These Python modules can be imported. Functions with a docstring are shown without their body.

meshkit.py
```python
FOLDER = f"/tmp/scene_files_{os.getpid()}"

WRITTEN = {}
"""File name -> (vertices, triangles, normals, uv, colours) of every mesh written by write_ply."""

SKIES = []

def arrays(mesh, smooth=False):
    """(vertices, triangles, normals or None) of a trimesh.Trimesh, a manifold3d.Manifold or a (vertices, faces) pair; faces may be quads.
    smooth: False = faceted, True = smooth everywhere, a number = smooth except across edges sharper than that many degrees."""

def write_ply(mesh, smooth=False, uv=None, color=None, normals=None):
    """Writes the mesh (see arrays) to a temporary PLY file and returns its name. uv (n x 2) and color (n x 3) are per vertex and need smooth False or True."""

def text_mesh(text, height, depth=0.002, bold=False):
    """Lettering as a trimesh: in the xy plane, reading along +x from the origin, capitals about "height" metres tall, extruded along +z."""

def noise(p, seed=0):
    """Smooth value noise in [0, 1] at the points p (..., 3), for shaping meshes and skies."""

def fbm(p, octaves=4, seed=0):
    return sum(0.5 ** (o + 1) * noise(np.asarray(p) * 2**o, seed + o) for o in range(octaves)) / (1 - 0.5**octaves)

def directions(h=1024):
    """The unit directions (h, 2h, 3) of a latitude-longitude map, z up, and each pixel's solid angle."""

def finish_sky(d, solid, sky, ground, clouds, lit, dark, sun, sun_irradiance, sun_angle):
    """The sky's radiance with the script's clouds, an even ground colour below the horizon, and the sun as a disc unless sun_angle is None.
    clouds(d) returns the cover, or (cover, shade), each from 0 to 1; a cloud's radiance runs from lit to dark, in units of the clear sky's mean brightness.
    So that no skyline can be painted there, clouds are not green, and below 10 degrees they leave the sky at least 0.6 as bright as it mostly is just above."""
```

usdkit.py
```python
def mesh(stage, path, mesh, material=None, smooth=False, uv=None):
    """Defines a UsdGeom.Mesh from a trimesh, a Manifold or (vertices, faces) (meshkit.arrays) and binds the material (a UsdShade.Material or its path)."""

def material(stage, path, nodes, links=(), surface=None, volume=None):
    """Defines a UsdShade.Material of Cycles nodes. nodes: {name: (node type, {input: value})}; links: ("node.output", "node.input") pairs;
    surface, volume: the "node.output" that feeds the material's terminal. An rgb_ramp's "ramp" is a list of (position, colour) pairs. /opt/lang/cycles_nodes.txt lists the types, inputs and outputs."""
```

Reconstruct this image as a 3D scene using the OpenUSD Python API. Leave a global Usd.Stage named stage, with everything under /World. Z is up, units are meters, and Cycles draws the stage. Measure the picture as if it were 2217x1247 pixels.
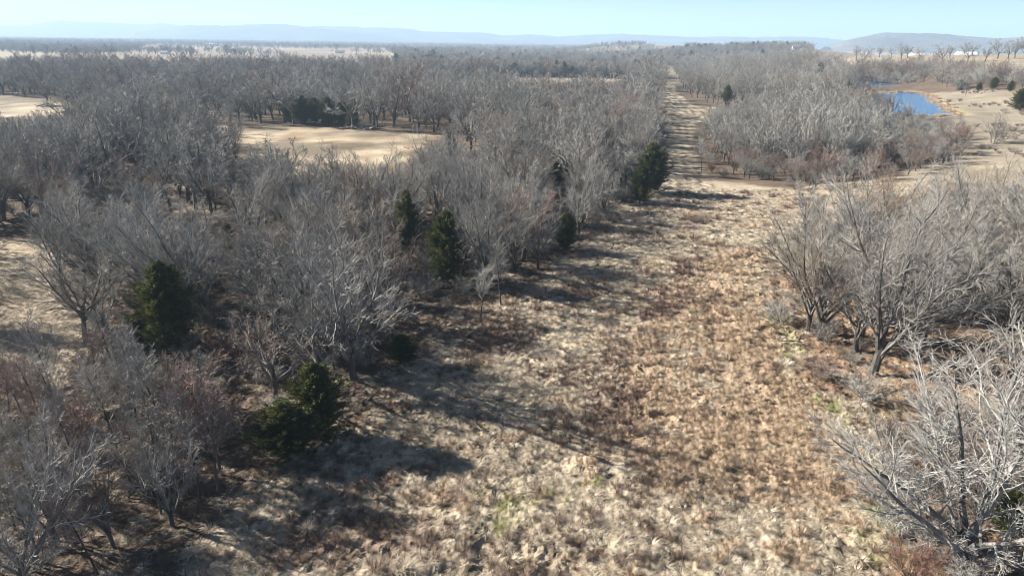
import math
import numpy as np
import trimesh
import shapely
from shapely.geometry import Polygon, LineString
from pxr import Usd, UsdGeom, UsdLux, UsdShade, Gf, Sdf, Vt
import usdkit
import meshkit

stage = Usd.Stage.CreateInMemory()
world = UsdGeom.Xform.Define(stage, '/World')
stage.SetDefaultPrim(world.GetPrim())

# ------------------------------------------------------------------ camera, sky, sun
PW, PH, FPX = 2217.0, 1247.0, 1526.0
CAM_H, PITCH, ROLL = 30.0, math.radians(19.3), math.radians(0.8)
cp, sp = math.cos(PITCH), math.sin(PITCH)
r0_, u0_ = np.array([1.0, 0, 0]), np.array([0, sp, cp])
RIGHT = r0_ * math.cos(ROLL) + u0_ * math.sin(ROLL)
UP = u0_ * math.cos(ROLL) - r0_ * math.sin(ROLL)
FWD = np.array([0, cp, -sp])
EYE = np.array([0, 0, CAM_H])
EXPOSURE = 1.95
cam = UsdGeom.Camera.Define(stage, '/World/camera')
cam.AddTransformOp().Set(Gf.Matrix4d(*[float(a) for row in (list(RIGHT) + [0], list(UP) + [0], list(-FWD) + [0], list(EYE) + [1]) for a in row]))
cam.CreateHorizontalApertureAttr(36.0)
cam.CreateVerticalApertureAttr(36.0 * PH / PW)
cam.CreateFocalLengthAttr(36.0 * FPX / PW)
cam.CreateClippingRangeAttr(Gf.Vec2f(0.5, 60000))
cam.CreateExposureAttr(EXPOSURE)

SUN_AZ, SUN_EL = math.radians(-73.0), math.radians(27.0)
SUN = np.array([math.sin(SUN_AZ) * math.cos(SUN_EL), math.cos(SUN_AZ) * math.cos(SUN_EL), math.sin(SUN_EL)])
sky_mat = usdkit.material(stage, '/World/Looks/sky_look', {
    's': ('sky_texture', {'sky_type': 'single_scattering', 'sun_disc': False, 'sun_elevation': SUN_EL, 'sun_rotation': SUN_AZ,
                          'altitude': 1500.0, 'air_density': 0.38, 'aerosol_density': 0.05, 'ozone_density': 1.0}),
    'b': ('background_shader', {'strength': 0.05})}, [('s.color', 'b.color')], surface='b.background')
dome = UsdLux.DomeLight.Define(stage, '/World/sky')
dome.CreateIntensityAttr(1.0)
UsdShade.MaterialBindingAPI.Apply(dome.GetPrim()).Bind(sky_mat)
dome.GetPrim().SetCustomDataByKey('kind', 'structure')
dome.GetPrim().SetCustomDataByKey('label', 'clear pale blue winter sky')
sun = UsdLux.DistantLight.Define(stage, '/World/sun')
sun.CreateIntensityAttr(1.25)
sun.CreateAngleAttr(0.5)
sun.CreateColorAttr(Gf.Vec3f(1.0, 0.955, 0.89))
sun.CreateNormalizeAttr(True)
z_ = SUN; x_ = np.cross([0, 0, 1.0], z_); x_ /= np.linalg.norm(x_); y_ = np.cross(z_, x_)
sun.AddTransformOp().Set(Gf.Matrix4d(*[float(a) for row in (list(x_) + [0], list(y_) + [0], list(z_) + [0], [0, 0, 0, 1]) for a in row]))

# ------------------------------------------------------------------ helpers
rng = np.random.default_rng(11)
NAMES = {}


def numbered(name, parent='/World'):
    k = NAMES.get((parent, name), -1) + 1
    NAMES[(parent, name)] = k
    return f'{parent}/{name}' + (f'_{k:03d}' if k else '')


def tag(prim, label=None, category=None, group=None, kind=None):
    prim = prim.GetPrim()
    for k, v in (('label', label), ('category', category), ('group', group), ('kind', kind)):
        if v:
            prim.SetCustomDataByKey(k, v)
    return prim


def smoothstep(a, b, x):
    t = np.clip((x - a) / (b - a), 0, 1)
    return t * t * (3 - 2 * t)


def noise2(x, y, scale, seed=0, octaves=3):
    return meshkit.fbm(np.stack([np.asarray(x, float) / scale, np.asarray(y, float) / scale, np.full(np.shape(x), seed * 7.31)], -1), octaves, seed)


def ray(px, py):
    x, y = (px - PW / 2) / FPX, (PH / 2 - py) / FPX
    return FWD + RIGHT * x + UP * y


def plane_pt(px, py, z):
    d = ray(px, py)
    return EYE + d * (z - CAM_H) / d[2]


def project(x, y, z):
    v = np.stack([x, y, z - CAM_H], -1)
    w = v @ FWD
    return PW / 2 + FPX * (v @ RIGHT) / w, PH / 2 - FPX * (v @ UP) / w


# ------------------------------------------------------------------ terrain
POND_Z = 8.0
POND = Polygon([plane_pt(*q, POND_Z)[:2] for q in [(1900, 203), (1935, 201), (1960, 201), (1985, 203), (2003, 206), (2011, 212), (2017, 221), (2030, 228), (2046, 235), (2040, 239), (2062, 245), (2066, 251), (2010, 254), (1930, 250), (1880, 235), (1870, 215)]])
POND2 = Polygon([plane_pt(*q, POND_Z)[:2] for q in [(1850, 180), (1900, 179), (1950, 182), (1958, 186), (1930, 188), (1880, 187), (1845, 186)]])


def hill(x, y, cx, cy, rx, ry, h):
    d = np.sqrt(((x - cx) / rx) ** 2 + ((y - cy) / ry) ** 2)
    return h * (1 - smoothstep(0.25, 1.0, d))


def height(x, y):
    x, y = np.asarray(x, float), np.asarray(y, float)
    u = x - 0.216 * y
    rise = 0.11 * np.logaddexp(0, (u - 20) / 6) * 6
    rise = 25 * (1 - np.exp(-rise / 25)) * (1 + 0.35 * smoothstep(5, 20, rise))
    rise *= (1 - smoothstep(700, 1200, y)) * smoothstep(-200, 60, y)
    z = rise
    z = z + hill(x, y, 420, 2200, 330, 420, 24) + hill(x, y, 440, 1400, 260, 420, 17) + hill(x, y, 720, 1500, 420, 500, 12)
    z = z + hill(x, y, 310, 630, 150, 240, 4)
    z = z - 2.5 * smoothstep(-60, -260, x) * smoothstep(600, 300, y)
    far = smoothstep(300, 1200, np.abs(y) + np.abs(x))
    z = z + 0.9 * (noise2(x, y, 45, 1) - 0.5) * (1 - far) + far * 9 * (noise2(x, y, 900, 2) - 0.55)
    m = (np.abs(x - 150) < 120) & (np.abs(y - 300) < 180)
    if np.any(m):
        pts = shapely.points(x[m], y[m])
        d = np.minimum(shapely.distance(pts, POND), shapely.distance(pts, POND2))
        k = 1 - smoothstep(1.0, 26.0, d)
        bed = POND_Z + np.where(d <= 0, -0.6, np.minimum(d, 6) * 0.10 - 0.05)
        z[m] = z[m] * (1 - k) + bed * k
    return z


def hz(x, y):
    return float(height(np.array([x]), np.array([y]))[0])


def at(px, py):
    d = ray(px, py)
    z = 0.0
    for _ in range(30):
        t = (z - CAM_H) / d[2]
        p = EYE + d * t
        z, was = 0.4 * z + 0.6 * hz(p[0], p[1]), z
        if abs(z - was) < .02:
            break
    return np.array([p[0], p[1], hz(p[0], p[1])])


def poly(pts):
    d = np.stack([ray(*q) for q in pts])
    z = np.zeros(len(d))
    for _ in range(30):
        p = EYE + d * ((z - CAM_H) / d[:, 2])[:, None]
        z = 0.4 * z + 0.6 * height(p[:, 0], p[:, 1])
    return Polygon(p[:, :2]).buffer(0)


def soft(p, x, y, w):
    """How far inside a patch each point lies, 0 to 1, over a ragged edge about w metres wide."""
    out = np.zeros(len(x))
    x0, y0, x1, y1 = p.bounds
    m = (x > x0 - w) & (x < x1 + w) & (y > y0 - w) & (y < y1 + w)
    if m.any():
        pts = shapely.points(x[m], y[m])
        out[m] = np.where(inside(p, x[m], y[m]), 1, -1) * shapely.distance(pts, p.boundary)
        out[m] += (noise2(x[m], y[m], max(w, 1.2) * .9, 15, 3) - .5) * 2.6 * w
        out[m] = smoothstep(-w * .5, w * .5, out[m])
    return out


CLEARING = poly([(330, 1300), (420, 1180), (480, 1110), (600, 1010), (730, 940), (800, 830), (860, 770), (960, 700), (1130, 640), (1210, 570), (1320, 495), (1350, 445), (1425, 405), (1446, 340), (1436, 250), (1441, 200), (1446, 160), (1454, 160), (1466, 200), (1500, 228), (1600, 238), (1560, 256), (1505, 268), (1500, 330), (1535, 385), (1730, 420), (1690, 470), (1650, 540), (1640, 640), (1690, 740), (1720, 830), (1860, 880), (1950, 960), (1900, 1080), (1880, 1300)])
SEDGE = poly([(1560, 545), (1650, 540), (1640, 640), (1690, 740), (1720, 830), (1840, 960), (1880, 1100), (1800, 1140), (1640, 1080), (1450, 1040), (1260, 1000), (1330, 860), (1370, 740), (1400, 680), (1480, 600)])
WEEDS = [poly(q) for q in ([(1300, 770), (1350, 780), (1400, 860), (1300, 960), (1240, 960), (1270, 850)], [(1400, 610), (1500, 630), (1480, 690), (1390, 690)], [(1480, 470), (1560, 468), (1560, 485), (1480, 488)], [(1010, 700), (1120, 690), (1140, 760), (1000, 790)], [(600, 1130), (900, 1100), (1000, 1180), (700, 1247), (560, 1247)], [(1210, 625), (1310, 600), (1320, 640), (1240, 660)], [(1450, 560), (1520, 560), (1520, 595), (1440, 600)])]
GREENS = [poly(q) for q in ([(1660, 690), (1720, 690), (1730, 780), (1690, 760)], [(1740, 850), (1800, 850), (1840, 900), (1780, 940), (1740, 900)], [(1860, 890), (1920, 890), (1920, 915), (1870, 915)], [(1240, 1040), (1300, 1040), (1280, 1070), (1200, 1085)], [(1520, 1000), (1640, 990), (1650, 1010), (1530, 1040)], [(90, 270), (190, 275), (200, 340), (110, 335)], [(1050, 1080), (1200, 1050), (1180, 1100), (1080, 1130)], [(1860, 1080), (1960, 1060), (1980, 1200), (1860, 1220)])]
FIELD = poly([(430, 272), (700, 276), (960, 293), (900, 330), (840, 400), (700, 430), (580, 410), (440, 330)])
LEFT_OPEN = poly([(-200, 520), (60, 515), (130, 560), (110, 620), (150, 700), (170, 760), (160, 820), (90, 880), (-250, 900)])
LEFT_FIELD = poly([(-150, 206), (60, 212), (150, 228), (120, 250), (-150, 258)])
RIGHT_PASTURE = poly([(2030, 202), (2100, 196), (2400, 205), (2500, 420), (2217, 380), (2120, 350), (2090, 300), (2070, 256), (2060, 235)])
HILL_PASTURE = poly([(1790, 108), (1860, 116), (2217, 122), (2500, 128), (2500, 172), (2150, 160), (1900, 148), (1840, 132)])
LITTER = poly([(1700, 600), (1800, 480), (2300, 480), (2500, 1000), (2300, 1300), (1900, 1300), (1960, 950), (1740, 830)])

RIGHT_GAP = poly([(1500, 380), (1700, 408), (1900, 388), (2120, 330), (2400, 380), (2400, 470), (2217, 485), (1880, 535), (1690, 560), (1690, 470)])


def inside(p, x, y):
    return shapely.contains_xy(p, x, y)


PALE, TAN, SEDGEC = np.array([.45, .375, .268]), np.array([.30, .225, .145]), np.array([.36, .262, .17])
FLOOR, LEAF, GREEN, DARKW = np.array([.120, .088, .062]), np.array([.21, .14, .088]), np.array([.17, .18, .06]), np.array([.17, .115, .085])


def ground_colour(x, y):
    n = noise2(x, y, 9, 8)[:, None]
    f1 = noise2(x, y, 1.6, 18)[:, None]
    f2 = noise2(x, y, .75, 19, 2)[:, None]
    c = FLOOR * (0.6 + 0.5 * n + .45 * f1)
    grass = PALE * (1 - .8 * smoothstep(.42, .72, n)) + TAN * .8 * smoothstep(.42, .72, n)

    def lay(p, col, w, most=1.0):
        nonlocal c
        k = soft(p, x, y, w)[:, None] * most
        c = c * (1 - k) + col * k

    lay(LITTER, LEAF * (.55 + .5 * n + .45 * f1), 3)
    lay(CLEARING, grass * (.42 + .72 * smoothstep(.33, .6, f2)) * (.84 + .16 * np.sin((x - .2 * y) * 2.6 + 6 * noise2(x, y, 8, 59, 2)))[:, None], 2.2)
    f3 = noise2(x, y, 14, 29, 4)[:, None]
    lay(FIELD, grass * (.44 + .62 * smoothstep(.3, .7, f3)) * np.array([1.0, .97, .93]), 4)
    lay(LEFT_FIELD, grass * (.45 + .55 * smoothstep(.3, .7, f3)), 5)
    lay(LEFT_OPEN, .5 * grass + .5 * TAN, 3)
    lay(RIGHT_GAP, grass * .8, 3)
    lay(RIGHT_PASTURE, np.array([.245, .208, .152]) * (.6 + .5 * n + .4 * f1), 5)
    lay(POND.buffer(5), np.array([.36, .32, .19]) * (.7 + .6 * f1), 2)
    lay(POND.buffer(1.2), np.array([.16, .13, .09]), .8)
    lay(SEDGE, SEDGEC * (.40 + .5 * n + .5 * f2), 3)
    for p in WEEDS:
        lay(p, DARKW * (.8 + .6 * f1), 1.8, .75)
    for p in GREENS:
        lay(p, .55 * GREEN + .45 * PALE, 2.2, .7)
    d = np.hypot(x, y)
    f = smoothstep(.46, .5, noise2(x, y, 420, 21, 2))[:, None]
    farc = f * np.array([.31, .255, .18]) + (1 - f) * np.array([.24, .19, .14])
    k = smoothstep(540, 640, d)[:, None]
    c = c * (1 - k) + farc * k
    lay(HILL_PASTURE, grass * .72, 8)
    k = smoothstep(3000, 5000, d)[:, None]
    c = c * (1 - k) + np.array([.17, .14, .11]) * k
    return c


def axis(parts):
    out = [np.arange(a, b, s) for a, b, s in parts] + [[parts[-1][1]]]
    return np.concatenate(out)


gx = axis([(-22000, -6000, 1600), (-6000, -1500, 300), (-1500, -300, 40), (-300, -120, 6), (-120, -46, 1.6), (-46, 46, .2), (46, 140, 1.4), (140, 300, 5), (300, 1500, 40), (1500, 6000, 300), (6000, 22000, 1600)])
gy = axis([(-3000, -200, 200), (-200, 20, 12), (20, 32, 2), (32, 78, .2), (78, 160, .6), (160, 320, 2.5), (320, 700, 8), (700, 2500, 45), (2500, 7000, 250), (7000, 24000, 1500)])
GX, GY = np.meshgrid(gx, gy)
X, Y = GX.ravel(), GY.ravel()
Z = height(X, Y)
near = (np.abs(X) < 140) & (Y > 20) & (Y < 180)
lump = np.zeros_like(Z)
swathe = np.sin((X - .2 * Y) * 3.4 + 5 * noise2(X, Y, 9, 36, 2))
rough = smoothstep(.35, .7, noise2(X[near], Y[near], 6, 37, 2))
lump[near] = (noise2(X[near], Y[near], .62, 31, 3) - .5) * (.45 + .65 * rough) + (noise2(X[near], Y[near], 3.5, 32, 2) - .5) * .5 + .05 * swathe[near]
lump *= 1 - smoothstep(110, 180, Y)
Z = Z + lump
# two faint wheel ruts down the clearing
rut = np.abs(np.abs(X - (-2.0 + 0.17 * (Y - 33) + 1.2 * np.sin(Y / 17))) - 1.1)
Z = Z - .11 * np.exp(-(rut / .28) ** 2) * smoothstep(.35, .6, noise2(X, Y, 6, 33, 2)) * (Y > 30) * (Y < 95)
nx, ny = len(gx), len(gy)
idx = np.arange(nx * ny).reshape(ny, nx)
quads = np.stack([idx[:-1, :-1], idx[:-1, 1:], idx[1:, 1:], idx[1:, :-1]], -1).reshape(-1, 4)
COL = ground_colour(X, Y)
ground_mat = usdkit.material(stage, '/World/Looks/dry_grass_ground', {
    'a': ('attribute', {'attribute': 'tint'}), 'g': ('geometry', {}),
    'n1': ('noise_texture', {'scale': 3.2, 'detail': 6.0, 'roughness': .65}),
    'n2': ('noise_texture', {'scale': .12, 'detail': 4.0, 'roughness': .6}),
    'r1': ('map_range', {'from_min': .3, 'from_max': .7, 'to_min': .55, 'to_max': 1.25}),
    'r2': ('map_range', {'from_min': .3, 'from_max': .7, 'to_min': .82, 'to_max': 1.15}),
    'm': ('math', {'math_type': 'multiply'}),
    'x': ('vector_math', {'math_type': 'multiply'}),
    'b': ('bump', {'strength': .9, 'distance': .25}),
    'p': ('principled_bsdf', {'roughness': .95, 'specular_ior_level': .1})},
    [('g.position', 'n1.vector'), ('g.position', 'n2.vector'), ('n1.fac', 'r1.value'), ('n2.fac', 'r2.value'), ('r1.result', 'm.value1'), ('r2.result', 'm.value2'),
     ('a.color', 'x.vector1'), ('m.value', 'x.vector2'), ('x.vector', 'p.base_color'), ('n1.fac', 'b.height'), ('b.normal', 'p.normal')], surface='p.BSDF')
terrain = UsdGeom.Mesh.Define(stage, '/World/terrain')
terrain.CreatePointsAttr(Vt.Vec3fArray.FromNumpy(np.stack([X, Y, Z], -1).astype(np.float32)))
terrain.CreateFaceVertexCountsAttr(Vt.IntArray.FromNumpy(np.full(len(quads), 4, np.int32)))
terrain.CreateFaceVertexIndicesAttr(Vt.IntArray.FromNumpy(quads.astype(np.int32).ravel()))
terrain.CreateSubdivisionSchemeAttr('none')
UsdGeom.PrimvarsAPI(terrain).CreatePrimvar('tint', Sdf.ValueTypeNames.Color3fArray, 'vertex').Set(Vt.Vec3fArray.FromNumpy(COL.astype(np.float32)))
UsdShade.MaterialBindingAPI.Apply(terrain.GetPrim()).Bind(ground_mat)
tag(terrain, 'dry winter grassland with brown wood floor and pale fields', None, None, 'structure')

# ------------------------------------------------------------------ far hills
hill_mat = usdkit.material(stage, '/World/Looks/wooded_hill', {
    'g': ('geometry', {}), 'n': ('noise_texture', {'scale': .004, 'detail': 8.0, 'roughness': .7}),
    'r': ('rgb_ramp', {'ramp': [(.35, (.07, .065, .055)), (.55, (.13, .11, .09)), (.75, (.20, .165, .12))]}),
    'p': ('principled_bsdf', {'roughness': 1.0, 'specular_ior_level': 0.0})},
    [('g.position', 'n.vector'), ('n.fac', 'r.fac'), ('r.color', 'p.base_color')], surface='p.BSDF')


def ridge(name, label, profile, dist, depth, seed):
    xs = np.array([q[0] for q in profile], float)
    pxs = np.arange(xs[0], xs[-1] + 1, 3.0)
    pys = np.interp(pxs, xs, [q[1] for q in profile])
    d = np.stack([ray(a, b) for a, b in zip(pxs, pys)])
    t = dist / d[:, 1]
    top = EYE + d * t[:, None]
    k = 26
    s = np.linspace(-1, 1, k)
    shape = np.cos(s * np.pi / 2) ** 1.2
    xx = top[:, 0][None] * (1 + s[:, None] * depth / dist * .8)
    yy = dist + s[:, None] * depth + np.zeros_like(xx)
    hh = (top[:, 2][None] + 12) * shape[:, None] - 12
    gul = (noise2(xx.ravel(), yy.ravel(), depth * .28, seed, 4).reshape(xx.shape) - .5)
    hh = hh + gul * top[:, 2].mean() * .5 * (1 - np.abs(s[:, None])) * (np.abs(s[:, None]) > .02)
    hh = hh + (noise2(xx.ravel(), yy.ravel(), dist * .006, seed + 3, 2).reshape(xx.shape) - .5) * dist * .0012
    n, m = xx.shape
    i = np.arange(n * m).reshape(n, m)
    q = np.stack([i[:-1, :-1], i[:-1, 1:], i[1:, 1:], i[1:, :-1]], -1).reshape(-1, 4)
    o = usdkit.mesh(stage, numbered(name), (np.stack([xx, yy, hh], -1).reshape(-1, 3), q), hill_mat, smooth=True)
    tag(o, label, None, None, 'structure')


ridge('far_hills', 'faint pale mountain ridge on the horizon at far left', [(-260, 66), (-100, 62), (0, 57), (60, 55), (130, 44), (190, 48), (250, 51), (320, 52), (350, 50), (400, 57), (470, 62), (600, 75), (700, 88)], 9400, 1500, 41)
ridge('far_hills', 'long hazy blue ridge on the horizon left of centre', [(300, 72), (400, 58), (470, 56), (570, 53), (620, 54), (680, 59), (740, 68), (820, 77), (920, 90)], 7600, 1200, 42)
ridge('far_hills', 'hazy blue ridge running along the horizon at the centre', [(560, 70), (680, 57), (740, 58), (780, 61), (830, 61), (880, 64), (915, 71), (1000, 71), (1045, 72), (1085, 77), (1145, 75), (1205, 81), (1260, 77), (1340, 74), (1420, 78), (1480, 82), (1560, 79), (1620, 82), (1700, 80), (1780, 82), (1850, 90), (1950, 100)], 8600, 1300, 43)
ridge('far_hills', 'flat topped blue wooded hill on the right horizon', [(1790, 101), (1830, 88), (1870, 81), (1910, 72), (1950, 71), (2000, 73), (2050, 75), (2100, 79), (2150, 84), (2170, 85), (2217, 81), (2290, 84), (2420, 100), (2520, 116)], 4600, 700, 44)

# ------------------------------------------------------------------ water
water_mat = usdkit.material(stage, '/World/Looks/pond_water', {
    'g': ('geometry', {}), 'mp': ('mapping', {'scale': (1.0, .45, 1.0)}), 'n': ('noise_texture', {'scale': 1.1, 'detail': 3.0}),
    'b': ('bump', {'strength': .6, 'distance': .35}),
    'p': ('principled_bsdf', {'base_color': (.008, .135, .30), 'roughness': .08, 'ior': 1.33, 'specular_ior_level': .16})},
    [('g.position', 'mp.vector'), ('mp.vector', 'n.vector'), ('n.fac', 'b.height'), ('b.normal', 'p.normal')], surface='p.BSDF')
for p, lab in ((POND, 'larger bright blue pond beside the reddish pasture at right'), (POND2, 'narrow blue strip of water behind the larger pond')):
    v, f = trimesh.creation.triangulate_polygon(p.buffer(.6), engine='earcut')
    o = usdkit.mesh(stage, numbered('pond'), (np.column_stack([v, np.full(len(v), POND_Z)]), f), water_mat)
    tag(o, lab, None, None, 'structure')


# ------------------------------------------------------------------ haze
HAZE_DENSITY = 0.00017
haze_mat = usdkit.material(stage, '/World/Looks/haze_air', {'v': ('principled_volume', {'color': (.485, .66, .82), 'density': HAZE_DENSITY, 'anisotropy': .08})}, [], volume='v.volume')
hb = trimesh.creation.box([46000, 29000, 370]); hb.apply_translation([0, 11000, 370 / 2 - 28])
o = usdkit.mesh(stage, '/World/haze', hb, haze_mat)
tag(o, 'thin bluish winter haze over the valley', None, None, 'stuff')


# ------------------------------------------------------------------ tree building
def unit(v):
    return v / (np.linalg.norm(v, axis=-1, keepdims=True) + 1e-12)


def tubes(P, R, sides):
    """Polylines (n,k,3) with radii (n,k) as tapered tubes."""
    n, k, _ = P.shape
    T = unit(np.gradient(P, axis=1))
    ref = np.where(np.abs(T[..., 2:]) < .9, [0, 0, 1.0], [1.0, 0, 0])
    A = unit(np.cross(T, ref)); B = np.cross(T, A)
    ang = np.arange(sides) * 2 * np.pi / sides
    V = P[:, :, None] + R[:, :, None, None] * (np.cos(ang)[:, None] * A[:, :, None] + np.sin(ang)[:, None] * B[:, :, None])
    base = (np.arange(n) * k * sides)[:, None, None]
    i, j = np.arange(k - 1)[None, :, None], np.arange(sides)[None, None, :]
    a = base + i * sides + j; b = base + i * sides + (j + 1) % sides
    c = b + sides; d = a + sides
    F = np.stack([np.stack([a, b, c], -1), np.stack([a, c, d], -1)], 3).reshape(-1, 3)
    return V.reshape(-1, 3), F


def join(parts):
    vs, fs, o = [], [], 0
    for v, f in parts:
        vs.append(v); fs.append(f + o); o += len(v)
    return np.concatenate(vs), np.concatenate(fs)


def grow(g, pos, d, L, k, wig, up, r0, r1):
    n = len(pos)
    P = np.zeros((n, k, 3)); P[:, 0] = pos
    step = (L / (k - 1))[:, None]
    for s in range(1, k):
        d = unit(d + g.normal(0, wig, (n, 3)) + np.array([0, 0, up]))
        P[:, s] = P[:, s - 1] + d * step
    t = np.linspace(0, 1, k)[None]
    R = r0[:, None] * (1 - t) ** .8 + np.broadcast_to(r1, (n,))[:, None] * (1 - (1 - t) ** .8)
    return P, R


def kids(g, P, R, m, t0, t1, a0, a1, ratio, k, wig, up, rr, rtip, taper=.5, Labs=None):
    n, K, _ = P.shape
    par = np.repeat(np.arange(n), m); j = np.tile(np.arange(m), n)
    t = t0 + (t1 - t0) * (j + g.random(n * m)) / m
    s = np.clip(t * (K - 1), 0, K - 1.001); i = s.astype(int); f = (s - i)[:, None]
    pos = P[par, i] * (1 - f) + P[par, i + 1] * f
    tan = unit(P[par, i + 1] - P[par, i])
    rad = R[par, i] * (1 - f[:, 0]) + R[par, i + 1] * f[:, 0]
    ref = np.where(np.abs(tan[:, 2:]) < .9, [0, 0, 1.0], [1.0, 0, 0])
    A = unit(np.cross(tan, ref)); B = np.cross(tan, A)
    ph = j * 2.399 + g.random(n)[par] * 6.28 + g.normal(0, .4, n * m)
    al = np.radians(a0 + (a1 - a0) * g.random(n * m))
    d = tan * np.cos(al)[:, None] + (A * np.cos(ph)[:, None] + B * np.sin(ph)[:, None]) * np.sin(al)[:, None]
    Lp = np.linalg.norm(np.diff(P, axis=1), axis=2).sum(1) if Labs is None else np.full(n, Labs)
    L = Lp[par] * ratio * (1 - taper * (t - t0) / (t1 - t0 + 1e-9)) * (.65 + .65 * g.random(n * m))
    return grow(g, pos, d, L, k, wig, up, np.maximum(rad * rr, rtip), rtip)


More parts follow.
